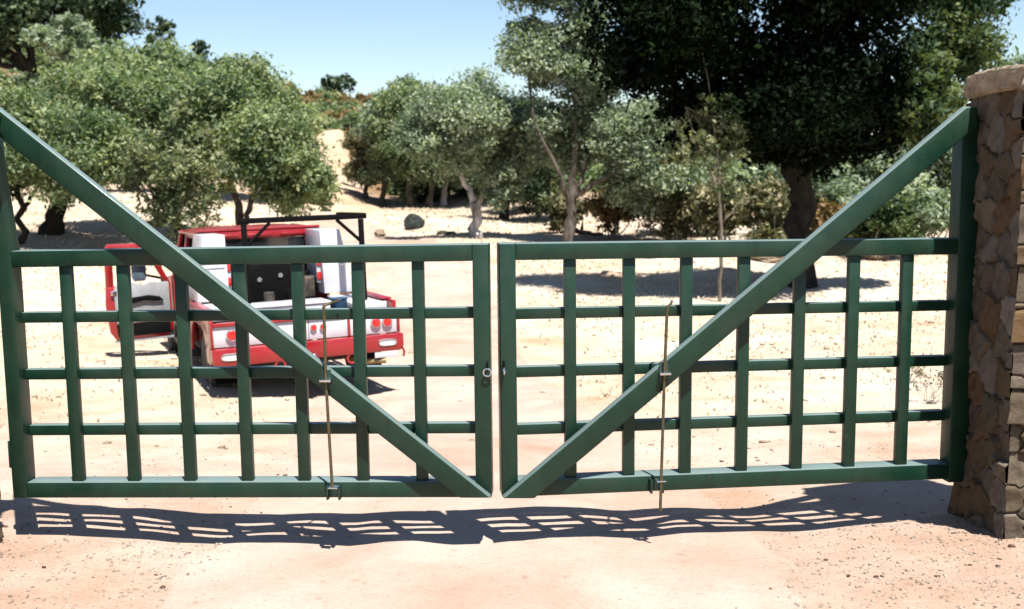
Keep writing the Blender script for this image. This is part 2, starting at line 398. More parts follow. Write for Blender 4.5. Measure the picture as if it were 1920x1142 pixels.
def crown_box(x0, x1, y0, y1, D):
    a_, b_ = P(x0, (y0+y1)/2, D), P(x1, (y0+y1)/2, D); t_, u_ = P((x0+x1)/2, y0, D), P((x0+x1)/2, y1, D)
    c = Vector(((a_.x+b_.x)/2, D, (t_.z+u_.z)/2)); return c, (b_.x-a_.x)/2, (t_.z-u_.z)/2
def lobes_in(c, rx, ry, rz, n, rng, frac=(.30, .48), dome=True):
    out = []
    for i in range(n):
        d = Vector(rng.normal(size=3)).normalized()
        if dome and d.z < -.6 and rng.random() < .4: d.z *= -.6; d.normalize()
        f = frac[0]+(frac[1]-frac[0])*rng.random(); rad = (1-f*.6)*(.25+.75*rng.random()**.45)
        cc = Vector((c.x+d.x*rx*rad, c.y+d.y*ry*rad, c.z+d.z*rz*rad))
        m_ = min(rx, rz)*.5+(rx+rz)*.25
        out.append((cc, (m_*f*1.15, m_*f*1.05, m_*f*.78)))
    return out
def limb(mb, a_, b_, r0, r1, rng, n=6, wig=.07, sides=7):
    a_, b_ = Vector(a_), Vector(b_); L = (b_-a_).length; pts = []; rs = []
    bow = Vector((0, 0, -.10*L))
    for i in range(n+1):
        t = i/n; j = Vector(rng.normal(size=3))*wig*L*math.sin(math.pi*t)*.5
        pts.append(a_.lerp(b_, t)+j+bow*math.sin(math.pi*t)*.4); rs.append(r0+(r1-r0)*t**.8)
    mb.tube(pts, rs, sides)
    return pts

def tree(name, label, cat, base_px, D, width, crowns, lm, bark, seed, group=None, leaf=.068, dens=1., stems=None, fork=.45, nl=14, depth=.8, nlimb=9, clump=.21, shell=.4, flare=1.35, lean=0):
    """base_px: x of the trunk foot; crowns: list of photo boxes (x0,x1,y0,y1,weight)"""
    rng = np.random.default_rng(seed)
    X0 = P(base_px, 400, D).x; z0 = Hs(X0, D)
    t = thing(name, label, cat, (X0, D, z0), 0, group); org = Vector((X0, D, z0))
    lobes = []; area = 0
    for cb in crowns:
        dd = D+(cb[5] if len(cb) > 5 else 0)
        c, rx, rz = crown_box(*cb[:4], dd); k = max(3, int(nl*cb[4]))
        lobes += [(q-org, r) for q, r in lobes_in(c, rx, max(rx*depth, .5*rz), rz, k, rng)]; area += math.pi*rx*rz*cb[4]
    cz = sum(l[0].z for l in lobes)/len(lobes); cx = sum(l[0].x for l in lobes)/len(lobes)
    mb = MB(); r = width/2
    top = Vector((cx*fork*.6+lean, 0, max(.5, cz*fork)))
    if stems:
        for st in stems:
            pts = [P(a_, b_, D)-org+Vector((0, dy, 0)) for a_, b_, w_, dy in st]; rs = [w_/2 for *_, w_, _d in st]
            if pts[0].z < .4: pts[0].z = -.25
            P2, R2 = [], []
            for i in range(len(pts)-1):
                for q in range(4):
                    f = q/4; j = Vector(rng.normal(size=3))*rs[i]*.35*(q > 0)
                    P2.append(pts[i].lerp(pts[i+1], f)+j); R2.append((rs[i]*(1-f)+rs[i+1]*f)*(1+.08*rng.normal()))
            P2.append(pts[-1]); R2.append(rs[-1]); mb.tube(P2, R2, 9)
        ends = [P(st[-1][0], st[-1][1], D)-org+Vector((0, st[-1][3], 0)) for st in stems]
        mids = [P(st[len(st)//2][0], st[len(st)//2][1], D)-org+Vector((0, st[len(st)//2][3], 0)) for st in stems]
        hubs = ends+mids
    else:
        pts = [Vector((0, 0, -.3)), Vector((0, 0, .12)), Vector((top.x*.25+.05*rng.normal(), 0, top.z*.4)), top]
        mb.tube([pts[0], pts[1]]+[pts[1].lerp(pts[2], .5)+Vector((r*.25*rng.normal(), 0, 0)), pts[2], pts[2].lerp(pts[3], .5)+Vector((r*.25*rng.normal(), 0, 0)), pts[3]],
                [r*flare*1.25, r*flare, r*1.05, r*.95, r*.9, r*.8], 10); hubs = [top]
    order = sorted(lobes, key=lambda l: -(l[1][0]))[:nlimb]
    for c, rr in order:
        h = min(hubs, key=lambda q: (q-c).length)
        e_ = c-Vector((0, 0, rr[2]*.3))
        pts = limb(mb, h, e_, r*(.5 if not stems else .28), r*.10, rng)
        for q in range(3):
            a_ = pts[3+q]; b_ = c+Vector(rng.normal(size=3))*rr[0]*.7
            limb(mb, a_, b_, r*.13, r*.03, rng, 4, .1, 5)
    mb.build('trunk', bark, t, smooth=True)
    n = int(area*dens*6.5/(leaf*leaf*1.0))
    leaf_cloud('crown', lobes, n, leaf, lm, t, seed+1, clump=clump, shell=shell)
    return t

TREES = True
if TREES:
    # ---- left grove
    tree('oak_tree', 'large rounded green oak with forked trunk standing behind the red truck', 'tree', 452, 31, .34,
         [(395, 622, 165, 400, 1.4, -2.0), (225, 480, 95, 340, 1.3, -2.0), (480, 635, 285, 420, .8, -2.0), (300, 570, 110, 260, 1.), (370, 450, 300, 420, .3, -2.0)], L_oak, m_bark, 11,
         'oaks in the left grove', dens=1.25, nl=15, stems=[[(450, 425, .30, 0), (448, 385, .22, 0), (430, 330, .14, 0), (400, 250, .08, .3)], [(458, 420, .2, .1), (470, 380, .16, 0), (500, 310, .1, -.3), (540, 250, .05, 0)]])
    tree('oak_tree', 'spreading oak with thick dark trunk at the far left above the open truck door', 'tree', 95, 28.5, .50,
         [(10, 300, 190, 395, 1.4, -2.0), (-120, 120, 140, 360, .8, -2.0), (60, 320, 110, 270, 1.)], L_oak, m_bark_dark, 21,
         'oaks in the left grove', dens=1.3, nl=15, fork=.4)
    tree('oak_tree', 'oak with slim dark leaning trunk at the left edge behind the gate hinge post', 'tree', 38, 27, .22,
         [(-170, 60, 215, 395, 1.0)], L_shade, m_bark_dark, 23, 'oaks in the left grove', dens=.9, nl=12,
         stems=[[(38, 440, .22, 0), (45, 390, .18, 0), (20, 330, .14, 0), (-20, 250, .09, 0)], [(44, 395, .12, 0), (62, 365, .08, 0), (80, 330, .05, 0)]])
    tree('young_oak', 'yellowish green young oak drooping low just behind the truck cab', 'tree', 330, 26.5, .16,
         [(205, 440, 225, 400, 1.3), (250, 425, 330, 462, 1.1), (300, 400, 190, 300, .6)], L_yellow, m_bark, 31, dens=.65, nl=20, leaf=.075, shell=.2)
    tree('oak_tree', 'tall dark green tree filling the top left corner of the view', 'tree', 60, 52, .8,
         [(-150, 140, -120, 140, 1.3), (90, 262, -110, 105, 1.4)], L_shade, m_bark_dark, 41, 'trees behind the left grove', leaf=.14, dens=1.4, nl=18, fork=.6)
    tree('gray_pine', 'feathery grey green pine poking out above the left grove', 'tree', 130, 44, .4,
         [(40, 200, 40, 150, .8), (90, 190, 20, 90, .4), (20, 120, 110, 175, .4)], L_grey, m_bark_pale, 43, 'trees behind the left grove', leaf=.11, dens=1.1, nl=17, fork=.7)
    tree('oak_tree', 'dense green oak rising behind the left grove below the skyline', 'tree', 250, 42, .5,
         [(110, 410, 55, 260, 1.5), (320, 520, 110, 290, 1.3), (440, 585, 145, 300, .9)], L_oak, m_bark, 45, 'trees behind the left grove', leaf=.12, dens=1.3, nl=17)
    tree('hilltop_tree', 'small round blue green tree on the left skyline, larger of the two there', 'tree', 300, 95, .4,
         [(268, 330, 28, 95, 1)], L_shade, m_bark_dark, 47, 'trees on the skyline', leaf=.22, dens=.7, nl=12)
    tree('hilltop_tree', 'small narrow tree on the left skyline, smaller and lower of the two there', 'tree', 378, 100, .4,
         [(358, 400, 75, 125, 1)], L_shade, m_bark_dark, 48, 'trees on the skyline', leaf=.22, dens=.7, nl=10)
    tree('hilltop_tree', 'lone rounded tree standing on the bare ridge under the open sky', 'tree', 628, 126, .5,
         [(583, 640, 135, 178, .7), (605, 668, 130, 182, .9)], L_shade, m_bark_dark, 49, 'trees on the skyline', leaf=.28, dens=.85, nl=14)
    # ---- middle grove
    grp = 'row of trees below the hillside'
    mid = [(685, 47, .22, [(648, 745, 215, 385, 1)], 'leftmost slim trunked tree of the row below the hillside track', L_olive),
           (718, 46, .24, [(675, 800, 150, 375, 1.2)], 'second tree from the left in the row below the hillside', L_grey),
           (770, 45, .24, [(705, 840, 125, 378, 1.2)], 'third tree from the left in the row, dark slender trunk', L_oak),
           (806, 45, .26, [(750, 890, 120, 378, 1.2)], 'fourth tree from the left in the row, darker trunk', L_grey),
           (832, 46, .24, [(800, 960, 95, 385, 1.3)], 'pale trunked tree at the right end of the row', L_grey)]
    for i, (px, D, w_, cr, lb, lm) in enumerate(mid):
        tree('oak_tree', lb, 'tree', px, D, w_, cr, lm, m_bark_white if i == 4 else m_bark, 60+i, grp, leaf=.09, dens=1.4, nl=20, fork=.5)
    tree('oak_tree', 'dark green low tree between the white barked tree and the vase shaped tree', 'tree', 945, 39, .3,
         [(900, 1070, 245, 412, 1.2), (890, 1040, 160, 310, 1.1)], L_shade, m_bark_dark, 71, leaf=.10, dens=1.4, nl=14)
    tree('oak_tree', 'crooked tree with peeling white trunk left of the gap between the gates', 'tree', 893, 32, .36,
         [(780, 955, 135, 345, 1.3, -.8), (880, 1025, 160, 375, 1.1, .5), (880, 985, 300, 405, .5), (735, 870, 170, 350, 1., -.5)], L_grey, m_bark_white, 73,
         dens=1.5, nl=17, leaf=.066, stems=[[(893, 452, .38, 0), (894, 400, .30, 0), (882, 362, .22, 0), (864, 330, .13, 0), (856, 270, .07, 0), (860, 200, .03, 0)],
                                           [(896, 385, .16, 0), (915, 352, .13, 0), (922, 330, .08, 0)], [(862, 330, .07, 0), (805, 262, .045, .2), (768, 232, .03, .2)]])
    tree('vase_shaped_tree', 'tall airy tree with upright forked limbs right of the gap between the gates', 'tree', 1068, 31, .34,
         [(960, 1150, 165, 330, 1.1, .8), (920, 1060, 20, 180, .7), (1010, 1150, -80, 130, .8), (1100, 1270, 160, 350, 1.5), (1120, 1320, 240, 415, 1.3), (920, 1130, -140, 40, .7), (1070, 1200, 80, 240, .7), (980, 1180, 70, 210, .8)], L_grey, m_bark, 75,
         dens=1.5, nl=18, leaf=.064, nlimb=20, stems=[[(1067, 460, .36, 0), (1069, 375, .30, 0), (1078, 300, .18, 0), (1080, 180, .12, 0), (1070, 20, .05, 0)],
                                           [(1069, 385, .22, 0), (1092, 320, .16, 0), (1120, 250, .11, .3), (1160, 190, .05, .3)],
                                           [(1068, 385, .18, 0), (1045, 320, .12, -.3), (1005, 240, .08, -.3), (985, 120, .04, 0)],
                                           [(1070, 375, .15, 0), (1130, 335, .12, -.4), (1200, 290, .06, -.5)]])
    # ---- right side
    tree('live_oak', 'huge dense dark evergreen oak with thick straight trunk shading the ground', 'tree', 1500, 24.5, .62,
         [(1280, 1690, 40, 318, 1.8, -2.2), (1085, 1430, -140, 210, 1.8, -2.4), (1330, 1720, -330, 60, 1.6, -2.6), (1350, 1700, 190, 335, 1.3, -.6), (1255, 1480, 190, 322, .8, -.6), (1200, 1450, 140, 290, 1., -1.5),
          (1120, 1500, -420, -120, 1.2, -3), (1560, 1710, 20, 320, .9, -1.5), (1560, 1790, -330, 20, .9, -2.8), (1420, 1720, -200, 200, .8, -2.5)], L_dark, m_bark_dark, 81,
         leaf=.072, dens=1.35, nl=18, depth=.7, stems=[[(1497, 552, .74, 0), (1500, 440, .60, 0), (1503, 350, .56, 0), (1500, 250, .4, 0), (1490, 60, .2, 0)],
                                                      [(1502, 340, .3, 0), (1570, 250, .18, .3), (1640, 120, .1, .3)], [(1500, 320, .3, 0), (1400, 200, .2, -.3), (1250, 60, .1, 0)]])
    tree('leafy_tree', 'bright green sunlit tree behind and right of the huge dark oak', 'tree', 1720, 31, .4,
         [(1650, 1880, -60, 170, 1.2), (1635, 1800, 90, 310, 1.3, -8), (1690, 1900, -150, 40, .8)], L_bright, m_bark_dark, 85, dens=1.1, nl=17, leaf=.10)
    tree('leafy_tree', 'pale dusty green tree above the stone pillar cap at the right edge', 'tree', 1900, 37, .3,
         [(1830, 2010, 65, 300, 1.)], L_grey, m_bark, 87, dens=1.1, nl=15, leaf=.1)
    tree('sapling', 'thin pale stemmed sapling with sparse yellow green leaves in front of the dark oak', 'tree', 1348, 21.5, .07,
         [(1245, 1420, 185, 330, .8), (1280, 1400, 160, 240, .4), (1300, 1470, 330, 400, .35), (1220, 1300, 260, 330, .25)], L_yellow, m_bark_twig, 91,
         dens=.6, nl=20, leaf=.065, shell=.1, stems=[[(1347, 575, .085, 0), (1352, 470, .075, 0), (1350, 380, .07, 0), (1332, 320, .06, 0), (1300, 250, .04, 0), (1285, 200, .02, 0)],
                                           [(1349, 370, .05, 0), (1345, 290, .04, 0), (1328, 150, .03, 0), (1308, 60, .02, 0)], [(1352, 420, .04, 0), (1390, 380, .03, 0), (1440, 350, .015, 0)]], depth=.6)
    tree('oak_tree', 'grey green oak filling the gap between the vase shaped tree and the dark oak', 'tree', 1265, 41, .3,
         [(1150, 1400, 190, 420, 1.4)], L_grey, m_bark, 93, dens=1.1, nl=18, leaf=.11)
    tree('oak_tree', 'mid green tree behind the dark oak trunk', 'tree', 1560, 43, .3,
         [(1400, 1620, 250, 450, 1.2), (1560, 1780, 240, 440, 1.2)], L_grey, m_bark, 95, dens=1.1, nl=17, leaf=.12)
    # ---- shrubs
    def shrub(label, px0, px1, py0, py1, D, lm, seed, name='shrub', group='shrubs under the trees on the right', leaf=.08, dens=1.3, nl=17, depth=.8):
        rng = np.random.default_rng(seed); c, rx, rz = crown_box(px0, px1, py0, py1, D)
        z0 = Hs(c.x, D); rz = max(rz, (c.z+rz-z0)/2); c.z = z0+rz*.9
        t = thing(name, label, 'shrub', (c.x, D, z0), 0, group); org = Vector((c.x, D, z0))
        lb = [(q-org, r) for q, r in lobes_in(c, rx, rx*depth, rz, nl, rng)]
        mb = MB()
        for q, r in lb[:8]: limb(mb, (rng.normal()*.1, rng.normal()*.1, -.1), q, .035, .012, rng, 4, .1, 5)
        mb.build('stems', m_bark_pale, t, smooth=True)
        leaf_cloud('foliage', lb, int(math.pi*rx*rz*dens*8/leaf**2), leaf, lm, t, seed, clump=.24, shell=.2)
        return t
    shrub('rust and straw coloured bush behind the vase shaped tree', 1095, 1215, 335, 425, 33, L_orange, 101)
    shrub('olive brown bush between the rusty bush and the sapling', 1195, 1315, 325, 432, 31.5, L_olive, 102)
    shrub('grey green tall bush leaning over the rusty bush', 1150, 1300, 245, 360, 41, L_grey, 103, leaf=.1)
    shrub('brown green brush directly behind the sapling stem', 1280, 1405, 320, 440, 30, L_olive, 104)
    shrub('dull olive brush touching the left of the dark oak trunk', 1375, 1495, 330, 445, 28.5, L_olive, 105)
    shrub('straw coloured dry bush right of the dark oak trunk', 1515, 1610, 370, 450, 29, L_orange, 106)
    shrub('pale grey green bush above the right gate brace', 1510, 1650, 320, 440, 31, L_grey, 107)
    shrub('fresh green bush under the right gate brace', 1580, 1725, 345, 462, 28, L_bright, 108)
    shrub('whitish grey bush beside the hinge post of the right gate', 1685, 1805, 305, 465, 28.5, L_grey, 109)
    shrub('tall green bush behind the hinge post of the right gate', 1660, 1850, 215, 360, 38, L_grey, 110, leaf=.1)
    shrub('dusty green bush behind the stone pillar', 1790, 1960, 260, 470, 36, L_oak, 111, leaf=.1)
    shrub('dark olive bush low behind the vase shaped tree trunk, left of the rusty bush', 1010, 1110, 350, 415, 35, L_olive, 121)
    shrub('dense green brown thicket behind the rusty and olive bushes', 1180, 1420, 290, 420, 33.5, L_olive, 122, nl=26, dens=.9)
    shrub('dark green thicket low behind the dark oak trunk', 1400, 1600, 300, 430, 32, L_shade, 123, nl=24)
    shrub('low green brown thicket behind the row of trees', 700, 960, 300, 375, 49, L_shade, 124, nl=30, leaf=.11, group='brush behind the row of trees')
    shrub('low olive thicket behind the trunk of the white barked tree', 900, 1060, 310, 392, 44, L_olive, 125, nl=22, leaf=.1, group='brush behind the row of trees')
    shrub('low green bush on the slope left of the hillside track', 545, 625, 300, 372, 41, L_oak, 112, group='shrubs beside the hillside track')
    shrub('brown brush at the foot of the hillside track on its right', 642, 700, 300, 375, 50, L_olive, 113, group='shrubs beside the hillside track')
    # ---- hillside scrub: one uncountable cover
    rng = np.random.default_rng(7)
    def scrub(name, label, n, xr, yr, lm, seed, test, size=(1.0, 2.2), leaf=.22, per=900):
        rg = np.random.default_rng(seed); lb = []
        while len(lb) < n:
            y = rg.uniform(*yr); x = rg.uniform(*xr)*y/100
            if not test(x, y): continue
            s = rg.uniform(*size); lb.append((Vector((x, y, Hs(x, y)+s*.35)), (s*.95, s*.95, s*.7)))
        o = leaf_cloud(name, lb, per*n, leaf, lm, None, seed, clump=.22, shell=.2); tag(o, label, 'scrub', None, 'stuff'); return o
    def trk(x, y): cx = np.interp(y, [40, 50, 60, 72, 86, 98], [-7, -8.6, -10.4, -12.2, -14, -15.2]); return abs(x-cx) < np.interp(y, [40, 60, 72, 82, 84], [3.2, 2.6, 1.8, 1.2, 0])
    scrub('green_scrub', 'green chaparral covering the hillside on both sides of the dirt track', 520, (-48, 20), (49, 134), L_oak, 131, lambda x, y: not trk(x, y) and (not (-22 < x*100/y < -11 and y > 92) or rng.random() < .25), (.7, 1.6), per=520)
    scrub('rusty_scrub', 'rusty orange dry brush along the ridge above the dirt track', 260, (-23, -8), (62, 132), L_orange, 132, lambda x, y: not trk(x, y), (.4, 1.0), per=420)
    scrub('right_hill_scrub', 'grey green scrub on the hill behind the trees to the right', 200, (4, 62), (52, 125), L_grey, 133, lambda x, y: True, (1.2, 2.6), per=420, leaf=.26)

# ------------------------------------------------------------------ rocks, log, litter
def rock(name, label, px, D, w_, h_, m, seed, cat='rock', group='rocks on the dry slope', dep=1.):
    X0 = P(px, 430, D).x; z0 = Hs(X0, D)
    bm = bmesh.new(); bmesh.ops.create_icosphere(bm, subdivisions=4, radius=1)
    rng = np.random.default_rng(seed); ks = [(Vector(rng.normal(size=3))*s, rng.uniform(0, 6)) for s in (1.2, 1.6, 2.3, 3.5, 5, 8)]
    pl = [Vector(rng.normal(size=3)).normalized() for _ in range(9)]
    for v in bm.verts:
        p = v.co.copy(); n = sum(math.sin(k.dot(p)*1.6+f)*.16/(i*.6+1) for i, (k, f) in enumerate(ks))
        p *= 1+n
        for q in pl:
            d = p.dot(q)-.82
            if d > 0: p -= q*d*.85
        v.co = Vector((p.x*w_/2, p.y*w_/2*dep, p.z*h_*.62+h_*.28))
    for f in bm.faces: f.smooth = True
    me = bpy.data.meshes.new(name); bm.to_mesh(me); bm.free()
    o = put(name, me, m); o.location = (X0, D, z0); o.rotation_euler = (0, 0, rng.uniform(0, 6))
    tag(o, label, cat, group); return o
rock('boulder', 'large dark rounded boulder on the pale slope above the truck', 778, 37, .72, .52, m_boulder, 1)
rock('rock', 'dark low rock just right of the large dark boulder', 828, 34.5, .34, .18, m_boulder, 2)
rock('rock', 'flat dark rock close to the foot of the white barked tree', 846, 33.5, .34, .12, m_boulder, 3)
rock('rock', 'rounded tan rock between the truck rack and the large boulder', 711, 33.5, .36, .30, m_tanrock, 4)
rock('rock', 'low pale rock seen through the right gate near the dark oak shadow', 1225, 28.5, .5, .14, m_tanrock, 5)
rock('rock', 'wide grey rock seen under the right gate top rail beside the oak trunk', 1440, 28, 1.1, .26, m_tanrock, 6)
rock('rock', 'pale rock near the right end of the right gate top rail', 1640, 28, .7, .2, m_tanrock, 7)
rock('rock', 'small dark rock below the row of trees above the truck rack', 612, 40, .4, .13, m_boulder, 8)
mb = MB(); rg = np.random.default_rng(3)
lo = Vector((P(1085, 420, 33.5).x, 33.5, 0)); lo.z = Hs(lo.x, lo.y)
limb(mb, (-.25, 0, .22), (.75, -.2, .04), .10, .05, rg, 6, .06); limb(mb, (.1, 0, .2), (.15, .3, .42), .06, .02, rg, 4)
limb(mb, (-.2, .1, .1), (-.5, .4, .3), .06, .02, rg, 4)
o = mb.build('fallen_log', m_bark, None, smooth=True); o.location = lo; tag(o, 'broken brown fallen log on the slope right of the vase shaped tree', 'log')

def scatter(name, label, n, fn, smin, smax, m, seed, flat=.6, cat='gravel'):
    rng = np.random.default_rng(seed)
    bm = bmesh.new(); bmesh.ops.create_icosphere(bm, subdivisions=1, radius=1); bv = np.array([v.co[:] for v in bm.verts]); bf = np.array([[v.index for v in f.verts] for f in bm.faces]); bm.free()
    P_ = fn(rng, n); n = len(P_); s = smin*(smax/smin)**(rng.random(n)**2.2)
    k = len(bv); V = bv[None]*(1+.28*rng.normal(size=(n, k, 1)).clip(-1.5, 1.5)); V = V*s[:, None, None]*rng.uniform(.7, 1.3, (n, 1, 3))
    V[:, :, 2] *= flat; th = rng.uniform(0, 6.28, n); c, q = np.cos(th)[:, None], np.sin(th)[:, None]
    V = np.stack([V[:, :, 0]*c-V[:, :, 1]*q, V[:, :, 0]*q+V[:, :, 1]*c, V[:, :, 2]], 2)
    V[:, :, 0] += P_[:, :1]; V[:, :, 1] += P_[:, 1:2]; V[:, :, 2] += (H(P_[:, 0], P_[:, 1])+s*flat*.35)[:, None]
    F = (bf[None]+(np.arange(n)*k)[:, None, None]).reshape(-1, 3)
    o = put(name, np_mesh(name, V.reshape(-1, 3), F), m); tag(o, label, cat, None, 'stuff'); return o
def f_right(rng, n):
    x = rng.uniform(1.0, 3.4, n); y = rng.uniform(3.6, 5.6, n); k = rng.random(n) < sst(.9, 2.1, x+(4.9-y)*.5); return np.stack([x[k], y[k]], 1)
def f_near(rng, n): return np.stack([rng.uniform(-3.2, 3.2, n), rng.uniform(3.5, 9, n)], 1)
def f_left(rng, n):
    x = rng.uniform(-3.2, -.9, n); y = rng.uniform(3.6, 5.4, n); return np.stack([x, y], 1)
def f_far(rng, n): y = rng.uniform(8, 40, n); return np.stack([rng.uniform(-.55, .55, n)*y, y], 1)
scatter('gravel', 'pale stone chips scattered over the dirt in front of the pillar', 7000, f_right, .002, .010, m_pebble, 1)
scatter('gravel', 'sparse small stones on the dirt around the gates', 5000, f_near, .002, .010, m_pebble, 2)
scatter('gravel', 'fine chips on the dirt at the lower left', 4500, f_left, .002, .011, m_pebble, 3)
scatter('dirt_clods', 'dark reddish clods strewn near the gates', 330, f_near, .004, .016, m_chip, 4, cat='clods')
scatter('dirt_clods', 'dark reddish clods mixed in the gravel by the pillar', 200, f_right, .003, .013, m_chip, 5, cat='clods')
scatter('field_litter', 'small stones and twigs strewn over the dry field', 2600, f_far, .006, .05, m_tanrock, 6, .4, 'litter')
# dry grass over the field
def tufts(name, label, n, seed, m, yr=(9, 48), hgt=(.02, .06), xr=(-.56, .56), test=None):
    rng = np.random.default_rng(seed); y = yr[0]+(yr[1]-yr[0])*rng.random(n)**.8; x = rng.uniform(*xr, n)*y
    cxr = np.interp(y, [2, 8, 12, 16, 21, 27, 33, 40, 50, 60], [-.15, -.3, -.9, -1.3, -1.6, -2.3, -4.2, -7, -8.6, -10.4]); k = np.abs(x-cxr) > 1.7+.3*rng.normal(size=n)
    k &= np.sin(x*.9+1)*np.sin(y*.7)+.5*np.sin(x*2.3+y*1.9) > -.35+.5*rng.normal(size=n)
    x, y = x[k], y[k]; n = len(x); z = H(x, y); h = rng.uniform(*hgt, n)*(.7+y*.02)
    th = rng.uniform(0, 6.28, n); w_ = .006+.0009*y; dx, dy = np.cos(th)*w_, np.sin(th)*w_; lx, ly = rng.normal(size=n)*h*.5, rng.normal(size=n)*h*.5
    V = np.stack([np.stack([x-dx, y-dy, z-.005], 1), np.stack([x+dx, y+dy, z-.005], 1), np.stack([x+lx, y+ly, z+h], 1)], 1).reshape(-1, 3)
    o = put(name, np_mesh(name, V, np.arange(3*n).reshape(n, 3)), m); tag(o, label, 'grass', None, 'stuff'); return o
m_straw = worn('dry straw', (.40, .33, .23), .8, .25)
tufts('dry_grass', 'short dry straw grass over the field beyond the gates', 38000, 9, m_straw)

# small dry weed by the pier behind right gate
def weed(label, px, py, D, s, seed, m=L_orange, n=160):
    X0 = P(px, py, D).x; z0 = Hs(X0, D); rg = np.random.default_rng(seed)
    t = thing('dry_weed', label, 'weed', (X0, D, z0), 0, 'dry weeds beyond the gates'); mb = MB(); lb = []
    for i in range(12):
        e_ = Vector((rg.normal()*.4, rg.normal()*.4, rg.uniform(.5, 1.2)))*s; limb(mb, (0, 0, -.02), e_, .004, .0015, rg, 4, .15, 4); lb.append((e_, (.16*s,)*3))
    mb.build('stems', m_bark_pale, t); leaf_cloud('foliage', lb, n, .018, m, t, seed, clump=.6, shell=0); return t
weed('dry twiggy weed seen through the right gate beside its hinge post', 1745, 715, 10.8, .30, 1, L_olive, 260)
weed('tiny green weed in the dirt seen low through the left gate', 288, 882, 6.4, .07, 2, L_yellow, 60)
weed('small dry weed at the foot of the first one near the right hinge', 1712, 660, 12.0, .22, 3, L_olive, 160)

